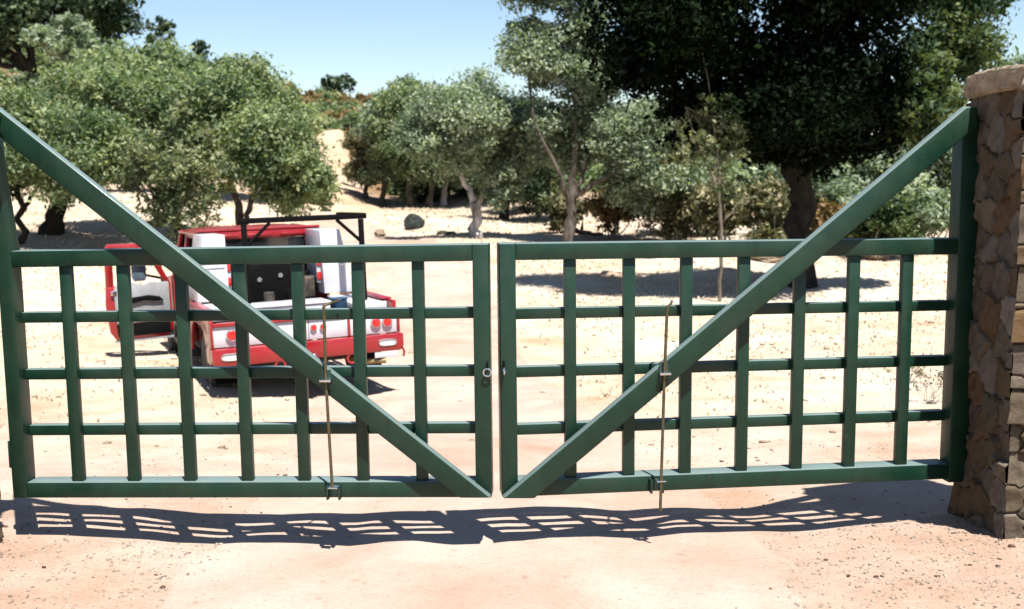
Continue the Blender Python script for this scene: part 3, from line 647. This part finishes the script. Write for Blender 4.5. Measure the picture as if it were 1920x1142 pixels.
# ------------------------------------------------------------------ gates
class Leaf:
    def __init__(s, mpx, hpx, Ym, Yh):       # pixel of bottom corner at the meeting end / hinge end
        s.a = P(*mpx, Ym); s.b = P(*hpx, Yh); s.u = Vector((s.b.x-s.a.x, s.b.y-s.a.y, 0)); s.len = s.u.length; s.u.normalize()
        s.slope = (s.b.z-s.a.z)/s.len
        s.n = Vector((-s.u.y, s.u.x, 0)); 
        if s.n.y > 0: s.n = -s.n             # towards the camera
    def uv(s, px, py, off=0):                # pixel -> (u, z) on the plane shifted off towards the camera
        d = fw+rt*((px-960)/FPX)-up*((py-571)/FPX); p0 = s.a+s.n*off
        k = (p0-EYE).dot(s.n)/d.dot(s.n); q = EYE+d*k-s.a; return q.dot(s.u), q.z
def build_leaf(side):
    L = side == 'left'
    lf = Leaf((922, 933), (28, 934), 5.2, 5.34) if L else Leaf((942, 933), (1835, 896), 5.2, 5.52)
    T = thing('gate_leaf', 'left leaf of the green driveway gate, its grid in front of the red truck' if L else 'right leaf of the green driveway gate, hinged at the stone pillar', 'gate', lf.a, 0, 'two leaves of the driveway gate')
    # local axes: x along the leaf (u), y away from camera, z up
    sx = 1 if lf.u.x > 0 else -1
    ang = math.atan2(lf.u.y*sx, lf.u.x*sx); T.rotation_euler = (0, 0, ang)
    sl = lf.slope
    def skew(mb):                             # leaf rails follow the slight slope
        mb.v = [(x, y, z+abs(x)*sl) for x, y, z in mb.v]; return mb
    X = lambda u: u*sx
    def bar(name, u0, u1, z0, z1, y0, y1, m=m_gate, bev=.005, parent=T):
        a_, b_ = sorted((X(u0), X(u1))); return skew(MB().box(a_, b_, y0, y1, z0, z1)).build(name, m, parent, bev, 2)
    um = lambda px, py: lf.uv(px, py)
    zt = (um(905, 458)[1]-sl*um(905, 458)[0]) if L else (um(950, 457)[1]-sl*um(950, 457)[0])
    zb = 0.
    sw = .080
    Uend = lf.len
    tr, brl = .082, .082
    # stiles
    bar('meeting_stile', 0, sw, zb, zt, 0, .125)
    if L:
        pw = .076; U0 = um(38, 740)[0]; Uh = U0+pw
    else:
        U0 = um(1790, 620)[0]; pw = .10; Uh = U0+pw
    htop = um(5, 213)[1] if L else um(1820, 200)[1]
    zrt = zt+sl*0
    if L:   # hinge post tapers above the top rail
        poly = [(X(U0), zb-.0), (X(U0), zrt), (X(U0+.045), zrt+.42), (X(U0+.05), htop+.05-sl*Uh), (X(Uh), htop+.05-sl*Uh), (X(Uh), zb)]
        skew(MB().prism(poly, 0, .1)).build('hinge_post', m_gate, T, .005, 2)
    else:
        bar('hinge_post', U0, Uh, zb-.02, htop-.04-sl*Uh, 0.0, .10)
    bar('top_rail', sw+.001, U0-.001, zt-tr, zt, .001, .115)
    bar('bottom_rail', sw+.001, U0-.001, zb, zb+brl, .001, .115)
    # vertical bars
    cols = [(133, 700), (239, 700), (346, 700), (455, 700), (563, 700), (675, 700), (787, 700)] if L else \
           [(1070, 690), (1180, 690), (1287, 690), (1394, 690), (1498, 690), (1598, 690), (1697, 690)]
    for px, py in cols:
        u_ = lf.uv(px, py, -.02)[0]; bar('vertical_bar', u_-.030, u_+.030, zb+brl+.001, zt-tr-.001, .020, .060, bev=.004)
    rows = [(500, 590), (500, 698), (500, 804)] if L else [(1125, 585), (1125, 693), (1125, 800)]
    for px, py in rows:
        u_, z_ = lf.uv(px, py+1, -.062); z_ -= sl*u_; bar('cross_bar', sw+.001, U0-.001, z_-.027, z_+.027, .0615, .113, bev=.004)
    # diagonal brace: proud of the frame
    yb0, yb1 = -.062, -.002
    f = lambda px, py: (lambda q: (X(q[0]), q[1]))(lf.uv(px, py, .06))
    if L: poly = [f(921, 934), f(862, 934), f(-14, 248), f(-14, 196)]
    else: poly = [f(943, 935), f(1002, 935), f(1834, 236), f(1834, 200), f(1812, 200)]
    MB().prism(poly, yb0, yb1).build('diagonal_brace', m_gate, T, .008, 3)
    # drop rod with guides
    yr = -.078
    if L: r0, r1, bx = (607, 574), (623, 914), (611, 713)
    else: r0, r1, bx = (1251, 576), (1238, 958), (1246, 700)
    a_ = lf.uv(*r0, .078); b_ = lf.uv(*r1, .078); c_ = lf.uv(*bx, .078)
    up_ = 1 if not L else 1
    rod = MB().tube([(X(a_[0]), yr, a_[1]), (X(c_[0]), yr, c_[1]), (X(b_[0]), yr, b_[1])], .0078, 8)
    hk = .055 if not L else -.0
    rod.tube([(X(a_[0]), yr, a_[1]), (X(a_[0])+.03, yr+.04, a_[1]+.012), (X(a_[0])+.055, yr+.11, a_[1]+.015)], .0065, 8)
    R_ = rod.build('drop_rod', m_rod, T, smooth=True)
    cx = X(c_[0]); cz = c_[1]
    MB().box(cx-.028, cx+.028, -.102, -.0635, cz-.006, cz+.006).build('rod_guide', m_chrome, T, .002)
    MB().box(cx-.024, cx+.024, -.0665, -.0635, cz-.05, cz+.05).build('guide_plate', m_gatedark, T, .001)
    bx_ = X(b_[0]) if L else X(lf.uv(1238, 905, .078)[0]); bz = lf.uv(620, 920, 0)[1] if L else lf.uv(1228, 908, 0)[1]
    gb = MB().box(bx_-.040, bx_-.030, -.045, .0, bz-.036, bz+.036).box(bx_+.020, bx_+.030, -.045, .0, bz-.036, bz+.036).box(bx_-.0295, bx_+.0195, -.006, .0, bz-.03, bz+.03)
    gb.build('keeper_bracket', m_gatedark, T, .002)
    MB().box(bx_-.02, bx_+.028, -.09, -.0455, bz+.036, bz+.042).build('keeper_plate', m_chrome, T, .001)
    # latch: staple and ring at the meeting edge
    lp = lf.uv(916, 690, .0) if L else lf.uv(944, 688, 0)
    lx = X(max(lp[0], .012)); lz = lp[1]
    mbx = MB().tube([(lx, -.002, lz+.03), (lx, -.022, lz+.028), (lx, -.026, lz+.008), (lx, -.002, lz+.004)], .005, 8)
    st = mbx.build('latch_staple', m_black, T, smooth=True)
    MB().ring((lx, -.022, lz-.018), .019, .0045, 'x' if not L else 'y').build('latch_ring', m_chrome, T, smooth=True)
    # hinges
    for q in (.22, zt-.1):
        hx = X(Uh+.012); MB().lathe([(.022, -.07), (.022, .07)], (hx, .05, q+abs(hx)*sl), 'z', 16).build('hinge', m_gatedark, T, .003)
    print('leaf', side, 'len', round(lf.len, 3), 'zt', round(zt, 3), 'U0', round(U0, 3), 'slope', round(sl, 4), 'htop', round(htop, 2))
    return T, lf
TL, LL = build_leaf('left'); TR, LR = build_leaf('right')

# ------------------------------------------------------------------ stone piers
def stone_face(nu, nv, W, Hh, seed, su=.19, sv=.15):
    """height and stone id on a W x Hh face by jittered cells"""
    rng = np.random.default_rng(seed); U, V = np.meshgrid(np.linspace(0, W, nu), np.linspace(0, Hh, nv))
    cu, cv = int(W/su)+3, int(Hh/sv)+3; pts = []
    for j in range(-1, cv):
        for i in range(-1, cu): pts.append(((i+.5+(j % 2)*.5+rng.uniform(-.36, .36))*su, (j+.5+rng.uniform(-.36, .36))*sv, rng.random(), rng.uniform(-.012, .012)))
    pts = np.array(pts)
    wu = U+.012*np.sin(V*37)+.008*np.sin(V*83+U*21); wv = V+.010*np.sin(U*41)+.006*np.sin(U*97+V*13)
    d = np.sqrt(((wu[..., None]-pts[:, 0])*1.0)**2+((wv[..., None]-pts[:, 1])*1.25)**2)
    idx = np.argsort(d, -1)[..., :2]; d1 = np.take_along_axis(d, idx[..., :1], -1)[..., 0]; d2 = np.take_along_axis(d, idx[..., 1:2], -1)[..., 0]
    q0 = idx[..., 0]; tilt = (U-pts[q0, 0])*(pts[q0, 2]*7 % 1-.5)*.24+(V-pts[q0, 1])*(pts[q0, 2]*13 % 1-.5)*.28
    edge = np.clip((d2-d1)/.016, 0, 1)**.6; sid = pts[idx[..., 0], 2]; off = pts[idx[..., 0], 3]
    edge = np.where(edge < .3, edge-.35, edge); h = edge*(.024+off+tilt)+.004*np.sin(U*60+sid*20)*np.sin(V*55)*edge
    return U, V, h, np.where(edge > .30, .1+.9*sid, .03*sid)
def pier(label, x0, x1, y0, y1, ztop, seed, cap_y, cap_over=.05, capslope=0):
    cx, cy = (x0+x1)/2, (y0+y1)/2; zb = min(Hs(x0, y0), Hs(x1, y1), Hs(x0, y1), Hs(x1, y0))-.12
    T = thing('stone_pier', label, 'pillar', (cx, cy, zb), 0, 'stone gate pillars'); Hh = ztop-zb
    VV, FF, AA = [], [], []; base = 0
    faces = [((x0-cx, y0-cy), (1, 0), (0, -1), x1-x0), ((x1-cx, y0-cy), (0, 1), (1, 0), y1-y0), ((x1-cx, y1-cy), (-1, 0), (0, 1), x1-x0), ((x0-cx, y1-cy), (0, -1), (-1, 0), y1-y0)]
    for k, ((sx_, sy_), (ux, uy), (nx, ny), W) in enumerate(faces):
        U, V, h, sid = stone_face(150, 560, W, Hh, seed+k)
        taper = np.minimum(np.clip(U/.02, 0, 1), np.clip((W-U)/.02, 0, 1))
        hh = h+.02
        eu = U+np.where(U < 1e-6, -hh, 0)+np.where(U > W-1e-6, hh, 0)
        Xx = sx_+ux*eu+nx*hh; Yy = sy_+uy*eu+ny*hh
        v = np.stack([Xx.ravel(), Yy.ravel(), V.ravel()], 1); r, c = U.shape; i = np.arange(r*c).reshape(r, c)+base
        f = np.stack([i[:-1, :-1].ravel(), i[:-1, 1:].ravel(), i[1:, 1:].ravel(), i[1:, :-1].ravel()], 1)
        VV.append(v); FF.append(f); AA.append(sid.ravel()); base += r*c
    me = np_mesh('stonework', np.concatenate(VV), np.concatenate(FF), True)
    at = me.attributes.new('stone', 'FLOAT', 'POINT'); at.data.foreach_set('value', np.concatenate(AA).astype(np.float32))
    put('stonework', me, m_pier, T)
    # cap slab: rough edged
    bm = bmesh.new(); bmesh.ops.create_cube(bm, size=1)
    ct = .115
    for v in bm.verts:
        v.co = Vector((v.co.x*(x1-x0+2*cap_over+.06), v.co.y*(cap_y[1]-cap_y[0]), v.co.z*ct))
    bmesh.ops.bevel(bm, geom=bm.edges[:], offset=.009, segments=2, affect='EDGES')
    bmesh.ops.subdivide_edges(bm, edges=[e_ for e_ in bm.edges if e_.calc_length() > .05], cuts=14, use_grid_fill=True)
    rg = random.Random(seed)
    for v in bm.verts:
        p = v.co; q = .012*math.sin(p.x*19+seed)*math.cos(p.y*23)+.008*math.sin(p.z*60+p.x*31+p.y*37)
        v.co = p+Vector((q+rg.uniform(-.002, .002), q*.8+rg.uniform(-.002, .002), .006*math.sin(p.x*12+p.y*9)))
    for f in bm.faces: f.smooth = True
    me = bpy.data.meshes.new('cap'); bm.to_mesh(me); bm.free()
    o = put('cap', me, m_cap, T); o.location = ((0), (cap_y[0]+cap_y[1])/2-cy, Hh+ct/2-.003)
    return T
pier('right stone gate pillar with a tan slab cap, its gate side in deep shade', 2.44, 3.08, 5.08, 5.60, P(1860, 176, 5.4).z, 3, (4.97, 5.63), .055)
pier('left stone gate pillar of which only the cap corner shows', -3.15, -2.68, 4.82, 5.24, P(20, 200, 5.1).z, 8, (4.72, 5.22), .205)

# ------------------------------------------------------------------ truck
def truck():
    A = R(24.6); rl = P(398, 660, 11.6)                      # rear left corner
    hw = 1.09
    x0 = rl.x+math.cos(A)*hw; y0 = 11.6+math.sin(A)*hw
    z0 = Hs(x0-math.sin(A)*1.2, y0+math.cos(A)*1.2)
    T = thing('pickup_truck', 'red utility pickup truck with white tool boxes and its left door open', 'truck', (x0, y0, z0), A)
    g2 = Hs(x0-math.sin(A)*4.4, y0+math.cos(A)*4.4)
    T.rotation_euler = (math.atan2(g2-z0, 3.4)*.6, R(-.9), A)
    def taper(mb):                            # cab sides lean inwards above the waist
        mb.v = [(x*(1-.17*max(0, z-1.24)), y, z) for x, y, z in mb.v]; return mb
    def B(name, m, x0_, x1_, y0_, y1_, z0_, z1_, bev=.01, parent=T): return MB().box(x0_, x1_, y0_, y1_, z0_, z1_).build(name, m, parent, bev)
    # rear end
    bmp = MB()
    bmp.prism([(-1.10, .52), (-1.06, .47), (1.06, .47), (1.10, .52), (1.10, .665), (-1.10, .665)], -.13, .0)
    bum = bmp.build('rear_bumper', m_red, T, .012)
    for s in (-.90, .90):      # oval openings with pale backing
        ov = MB(); pts = [(s+.105*math.copysign(abs(math.cos(t))**.6, math.cos(t)), .575+.036*math.copysign(abs(math.sin(t))**.7, math.sin(t))) for t in [2*math.pi*k/24 for k in range(24)]]
        ov.prism(pts, -.136, -.132); ov.build('step_plate', m_white, bum)
        rp = [(x, -.138, z) for x, z in pts]; MB().tube(rp+[rp[0]], .007, 6, False).build('step_rim', m_chrome, bum, smooth=True)
    tp = MB().box(-1.06, 1.06, -.012, .03, .672, .90)
    panel = tp.build('tail_panel', m_white, T, .006)
    for sx_, r in ((-.86, .055), (-.70, .0), (.80, .052), (.94, .052), (.06, .032), (.17, .032)):
        if not r: continue
        MB().lathe([(r, -.034), (r*.92, -.044)], (sx_, 0, .80 if r > .04 else .81), 'y', 24).build('tail_lamp', m_lens, panel, .003)
        MB().ring((sx_, -.034, .80 if r > .04 else .81), r*1.08, r*.16).build('lamp_ring', m_chrome, panel, smooth=True)
    B('body_post', m_red, -1.095, -1.062, -.03, .06, .668, .97); B('body_post', m_red, 1.062, 1.095, -.03, .06, .668, .92)
    B('body_post', m_red, .46, .49, -.035, -.013, .668, .90, .004)
    B('rear_lip', m_red, -1.0585, .44, -.035, .04, .903, .945, .006)
    # bed deck and sides
    B('bed_deck', m_under, -1.03, 1.03, .045, 2.35, .86, .90)
    lside = MB().prism([(.065, .47), (.34, .47), (.37, .64), (.49, .80), (.70, .86), (1.22, .86), (1.42, .80), (1.54, .64), (1.57, .47), (2.4, .42), (2.4, 1.04), (.065, 1.04)], -1.09, -1.04, 'x')
    lside.build('bed_side', m_red, T, .01)
    rs_ = MB().prism([(.065, .47), (.34, .47), (.37, .64), (.49, .80), (.70, .86), (1.22, .86), (1.42, .80), (1.54, .64), (1.57, .47), (2.4, .42), (2.4, 1.04), (.065, 1.04)], 1.04, 1.09, 'x')
    rs_.build('bed_side', m_red, T, .01)
    B('side_top', m_white, -1.035, -.62, .30, 1.45, .93, 1.03); B('side_top', m_white, .62, 1.035, .25, 1.45, .90, 1.02)
    B('side_rail', m_red, .98, 1.095, .25, 1.46, 1.042, 1.062, .006); B('side_rail', m_red, -1.095, -.98, .25, 1.46, 1.042, 1.062, .006)
    # white bin across the bed with a blue tub beside it
    bn = MB().box(-.62, .32, .16, .62, .905, 1.06)
    bo = bn.build('cross_bin', m_white, T, .015); B('bin_lid', m_white, -.635, .335, .145, .635, 1.061, 1.082, .006, bo)
    MB().lathe([(.085, 0), (.105, .17), (.112, .175), (.112, .19)], (.47, .35, .905), 'z', 20).build('blue_tub', m_blue, T, .003, smooth=True)
    # tall side boxes
    for s in (-1, 1):
        a_, b_ = sorted((s*1.0, s*.60)); bx = MB()
        bx.prism([(1.48, 1.045), (2.36, 1.045), (2.36, 1.86), (1.58, 1.86)], a_, b_, 'x'); bx.v = [(x*(1-.13*(z-1.04)/.8) if abs(x) > .8 else x, y, z) for x, y, z in bx.v]; q = bx.build('tool_box', m_white, T, .008, 2)
        MB().box(a_+.03, b_-.03, 1.497, 1.503, 1.50, 1.512).build('seam', m_black, q)
        MB().box(s*.86-.04, s*.86+.04, 1.46, 1.50, 1.40, 1.43).build('latch_handle', m_chrome, q, .005)
        lx = s*.585; st = MB().box(lx-.04, lx+.04, 1.62, 1.66, 1.18, 1.52).build('marker_panel', m_white, T, .008)
        for zz in (1.22, 1.40): MB().box(lx-.036, lx+.036, 1.605, 1.6195, zz, zz+.10).build('marker_lamp', m_lens, st, .004)
    B('headboard', m_black, -.635, .635, 2.25, 2.36, .905, 1.30)
    # black welder / equipment seen in front of the rear window
    eq = MB(); eq.prism([(-.34, .91), (.30, .91), (.32, 1.36), (.22, 1.48), (.0, 1.52), (-.22, 1.48), (-.36, 1.34)], 1.75, 2.2)
    e_ = eq.build('equipment_cover', m_black, T, .05, 3)
    for xx, zz in ((-.17, 1.26), (.10, 1.30)): MB().lathe([(.034, 0), (.030, -.012)], (xx, 1.748, zz), 'y', 16).build('bright_disc', m_chrome, e_)  # two small bright steel discs on the front of the cover
    for k, (xx, yy, zz, rr) in enumerate(((-.46, 1.9, 1.05, .13), (.44, 1.85, 1.12, .15), (.20, 1.6, .98, .08), (-.10, 1.55, .97, .07))):
        MB().lathe([(rr*.9, -.14), (rr, -.12), (rr, .12), (rr*.9, .14)], (xx, yy, zz), 'z', 20).build('canister', m_black if k % 2 == 0 else m_under, T, .004)
    MB().tube([(-.5, 1.2, .92), (-.2, 1.05, .97), (.1, 1.2, .95), (.3, 1.05, .94), (.5, 1.25, .93)], .022, 8).build('hose', m_black, T, smooth=True)
    for xx in (-.44, .005): MB().box(xx-.003, xx+.003, -.0145, -.0125, .675, .895).build('panel_seam', m_black, panel)
    # cab
    cab = MB()
    cab.prism([(2.42, .45), (3.42, .45), (3.46, .42), (3.5, .42), (4.42, .42), (4.42, 1.22), (3.98, 1.87), (3.86, 1.93), (2.56, 1.93), (2.46, 1.86), (2.42, 1.25)], -.92, -.86, 'x')
    # left side shell has the door opening cut: build from pieces
    cab = MB()
    cab.box(-.93, -.87, 2.42, 3.36, .45, 1.24)                       # rear quarter
    cab.prism([(2.42, 1.24), (3.36, 1.24), (3.36, 1.30), (2.56, 1.30), (2.52, 1.30), (2.56, 1.78), (3.36, 1.80), (3.36, 1.88), (2.50, 1.86)], -.92, -.86, 'x')
    cab.box(-.925, -.865, 3.28, 3.365, 1.25, 1.86)
    cab.box(-.93, -.80, 3.37, 4.40, .40, .50)                         # sill
    cab.prism([(4.40, .42), (4.48, .42), (4.48, 1.22), (4.02, 1.88), (3.93, 1.86), (4.40, 1.18)], -.92, -.86, 'x')
    cab.prism([(2.42, .45), (4.48, .42), (4.48, 1.22), (4.02, 1.88), (3.93, 1.86), (4.36, 1.22), (2.54, 1.22), (2.56, 1.80), (3.95, 1.82), (4.0, 1.9), (2.50, 1.88)], .87, .93, 'x')
    cab.box(-.865, .865, 2.42, 2.47, .45, 1.24)                       # back wall below window
    cab.box(-.865, -.66, 2.425, 2.475, 1.245, 1.86); cab.box(.66, .865, 2.425, 2.475, 1.245, 1.86)
    body = taper(cab).build('cab_body', m_red, T, .012)
    rf = MB(); n = 14; v = []; 
    for j in range(9):
        y_ = 2.44+j*(4.02-2.44)/8
        for i in range(n+1):
            x_ = -.94+i*1.88/n; e1 = 1-abs(x_/.94)**6; e2 = 1-abs((y_-3.23)/.80)**6
            v.append((x_, y_, 1.862+.035*max(0, e1)*max(.0, e2)+.02*e1))
    fs = [(j*(n+1)+i, j*(n+1)+i+1, (j+1)*(n+1)+i+1, (j+1)*(n+1)+i) for j in range(8) for i in range(n)]
    rf.add(v, fs); b0 = len(rf.v); rf.add([(x, y, 1.84) for x, y, z in v], [tuple(reversed(f)) for f in fs])
    bd = [i for i in range(n+1)]+[(j+1)*(n+1)-1 for j in range(1, 9)]+[8*(n+1)+i for i in range(n-1, -1, -1)]+[j*(n+1) for j in range(7, 0, -1)]
    for k in range(len(bd)): a_, b_ = bd[k], bd[(k+1) % len(bd)]; rf.f.append((a_, b0+a_, b0+b_, b_))
    roof = taper(rf).build('roof', m_red, T, smooth=True)
    for k in range(3):
        xx = -.45+.45*k; MB().box(xx-.17, xx+.17, 2.39, 2.4105, 1.79, 1.83).build('roof_lamp', m_red, roof, .008)
    B('roof_rib', m_red, -.82, .82, 2.405, 2.47, 1.872, 1.905, .012, roof)
    B('rear_header', m_red, -.74, .74, 2.412, 2.45, 1.765, 1.868, .012, roof)
    B('rear_window', m_glass, -.655, .655, 2.435, 2.455, 1.25, 1.762, .0)
    ws = MB().add([(-.86, 4.42, 1.22), (.86, 4.42, 1.22), (.80, 3.98, 1.86), (-.80, 3.98, 1.86), (-.86, 4.44, 1.22), (.86, 4.44, 1.22), (.80, 4.0, 1.87), (-.80, 4.0, 1.87)], [(0, 1, 2, 3), (7, 6, 5, 4), (0, 4, 5, 1), (1, 5, 6, 2), (2, 6, 7, 3), (3, 7, 4, 0)])
    ws.build('windscreen', m_glass, T)
    st = MB().box(-.78, .78, 2.62, 3.15, .62, .95).box(-.78, .78, 2.56, 2.74, .96, 1.42).box(-.66, -.30, 2.58, 2.70, 1.425, 1.60).box(.30, .66, 2.58, 2.70, 1.425, 1.60)
    st.build('seat', m_black, T, .03, 3)
    MB().prism([(4.08, .70), (4.38, .70), (4.38, 1.19), (4.16, 1.19), (4.05, 1.05)], -.86, .86, 'x').build('dashboard', m_black, T, .02)
    MB().ring((-.42, 3.95, 1.12), .18, .014, 'y').build('steering_wheel', m_black, T, smooth=True)
    # nose
    MB().prism([(4.49, .50), (5.0, .50), (5.05, .82), (5.65, .82), (5.72, .50), (5.85, .52), (5.86, .96), (5.78, 1.08), (4.49, 1.20)], -.93, .93, 'x').build('bonnet', m_red, T, .03, 3)
    B('front_bumper', m_chrome, -.96, .96, 5.865, 6.0, .44, .62, .02)
    for s in (-1, 1): B('headlight', m_glass, s*.72-.14, s*.72+.14, 5.862, 5.885, .74, .92, .01)
    B('chassis', m_under, -.42, .42, .05, 5.7, .40, .46)
    for s in (-1, 1): B('frame_rail', m_under, s*.5-.05, s*.5+.05, .02, 5.6, .465, .60)
    # wheels
    tw, tr_ = .125, .375
    for sx_, yy in ((-1, .97), (1, .97), (-1, 4.92), (1, 4.92)):
        cxw = sx_*(.885 if yy < 2 else .84)
        prof = [(tr_*.60, -tw), (tr_*.90, -tw*1.02), (tr_*.98, -tw*.8), (tr_, -tw*.5), (tr_, tw*.5), (tr_*.98, tw*.8), (tr_*.90, tw*1.02), (tr_*.60, tw)]
        wl = thing_part = MB().lathe(prof, (cxw, yy, tr_), 'x', 36).build('tyre', m_rubber, T, smooth=True)
        MB().lathe([(tr_*.58, -tw*.75), (tr_*.50, -tw*.62), (tr_*.2, -tw*.45), (tr_*.2, tw*.45), (tr_*.50, tw*.62), (tr_*.58, tw*.75)], (cxw, yy, tr_), 'x', 28).build('rim', m_rim, wl, smooth=True)
    B('shade_board', m_under, -.97, -.80, 2.5, 4.35, .24, .29, .01)  # added dark board, stands in for the shade beneath the cab
    B('shade_flap', m_under, -.98, -.72, 4.40, 4.44, .22, .60, .005)  # added dark flap, deepens the same shade behind the front wheel
    B('fuel_tank', m_under, -.80, -.45, 1.9, 3.2, .30, .55, .03)
    B('axle', m_under, -.85, .85, .90, 1.04, .30, .44)
    # under the bumper
    for xx in (-.98, -.36, .47): MB().ring((xx, -.11, .425), .055, .015).build('tow_ring', m_red, T, smooth=True)
    MB().box(-.09, .09, -.16, .1, .36, .455).box(-.03, .03, -.26, -.161, .39, .43).build('hitch_receiver', m_under, T, .006)
    MB().lathe([(.012, 0), (.012, .05), (.028, .06), (.033, .085), (.02, .11)], (0, -.22, .43), 'z', 16).build('tow_ball', m_chrome, T, smooth=True)
    MB().tube([(.50, 1.6, .40), (.52, .3, .38), (.62, -.02, .36), (.88, -.10, .36)], .034, 12).build('exhaust', m_brass, T, smooth=True)
    B('plate', m_white, .74, 1.02, -.125, -.12, .40, .465, .002)
    B('mud_flap', m_black, .62, .98, .40, .415, .20, .62, .003); B('mud_flap', m_black, -1.0, -.66, .40, .415, .20, .60, .003)
    MB().tube([(1.085, -.10, .50), (1.11, -.10, .44), (1.10, -.09, .39)], .014, 8).build('tie_hook', m_red, T, smooth=True)
    # rack of dark bars
    rk = MB(); zt = 2.03; yk = .55
    rk.box(-.60, .92, yk-.03, yk+.03, zt-.02, zt+.045)
    rack = rk.build('rack_crossbar', m_black, T, .008)
    for xx in (-.55, .85):
        MB().box(xx-.03, xx+.03, yk-.026, yk+.026, 1.0, zt-.022).build('rack_post', m_black, T, .006)
        s = 1 if xx < 0 else -1
        MB().tube([(xx, yk, zt-.30), (xx+s*.30, yk, zt-.02)], .022, 6).build('rack_strut', m_black, T)
    MB().box(.83, .92, yk+.031, yk+1.05, zt+.0, zt+.05).build('rack_rail', m_black, T, .008)
    # open left door: hinge at the front edge, swung out
    D = MB(); hx, hy = -.935, 4.38
    # door local: u outwards from hinge (0..1.0), w thickness (y), z
    ang = R(80)
    def dp(u_, t_, z_):       # u along the door, t thickness towards the cab interior side
        dx, dy = -math.sin(ang), -math.cos(ang)
        return (hx+dx*u_+(-dy)*0*t_, hy+dy*u_+t_, z_)
    def dprism(poly, t0, t1):
        mbd = MB(); n_ = len(poly); v_ = [dp(a_, t0, b_) for a_, b_ in poly]+[dp(a_, t1, b_) for a_, b_ in poly]
        return mbd.add(v_, [tuple(range(n_)), tuple(range(2*n_-1, n_-1, -1))]+[(i, i+n_, (i+1) % n_+n_, (i+1) % n_) for i in range(n_)])
    d0 = dprism([(.02, .42), (.10, .33), (.84, .32), (.92, .44), (.96, .84), (.94, 1.10), (.02, 1.10)], 0, .13).build('door', m_red, T, .014)
    fr = dprism([(.02, 1.101), (.10, 1.101), (.38, 1.62), (.82, 1.63), (.83, 1.101), (.94, 1.101), (.93, 1.64), (.88, 1.71), (.34, 1.70), (.28, 1.64)], .02, .10)
    fr.build('window_frame', m_red, d0, .008)
    dprism([(.05, .56), (.83, .56), (.84, 1.06), (.80, 1.13), (.60, 1.15), (.45, 1.10), (.30, 1.14), (.05, 1.12)], -.030, -.002).build('door_trim', m_silver, d0, .012)
    dprism([(.06, .37), (.81, .37), (.83, .545), (.06, .545)], -.02, -.002).build('map_pocket', m_black, d0, .006)
    dprism([(.02, .318), (.86, .308), (.86, .29), (.02, .29)], -.005, .12).build('door_edge', m_silver, d0, .003)
    dprism([(.14, .86), (.20, .92), (.36, .95), (.60, .93), (.76, .88), (.78, .83), (.62, .84), (.42, .88), (.28, .86)], -.075, -.032).build('armrest', m_black, d0, .01)
    mir = dprism([(.36, 1.14), (.52, 1.14), (.55, 1.20), (.55, 1.42), (.51, 1.48), (.37, 1.48), (.34, 1.42), (.34, 1.20)], .20, .26).build('wing_mirror', m_mirror, d0, .02)
    ms = MB(); ms.tube([dp(.10, .10, 1.16), dp(.34, .22, 1.22)], .018, 8).tube([dp(.14, .08, 1.36), dp(.34, .22, 1.40)], .016, 8).tube([dp(.12, .10, 1.12), dp(.15, .09, 1.40)], .022, 8); ms.build('mirror_bracket', m_black, mir, smooth=True)
    dprism([(.80, .98), (.88, .98), (.88, 1.04), (.80, 1.04)], -.042, -.031).build('door_handle', m_chrome, d0, .003)
    return T
truck()
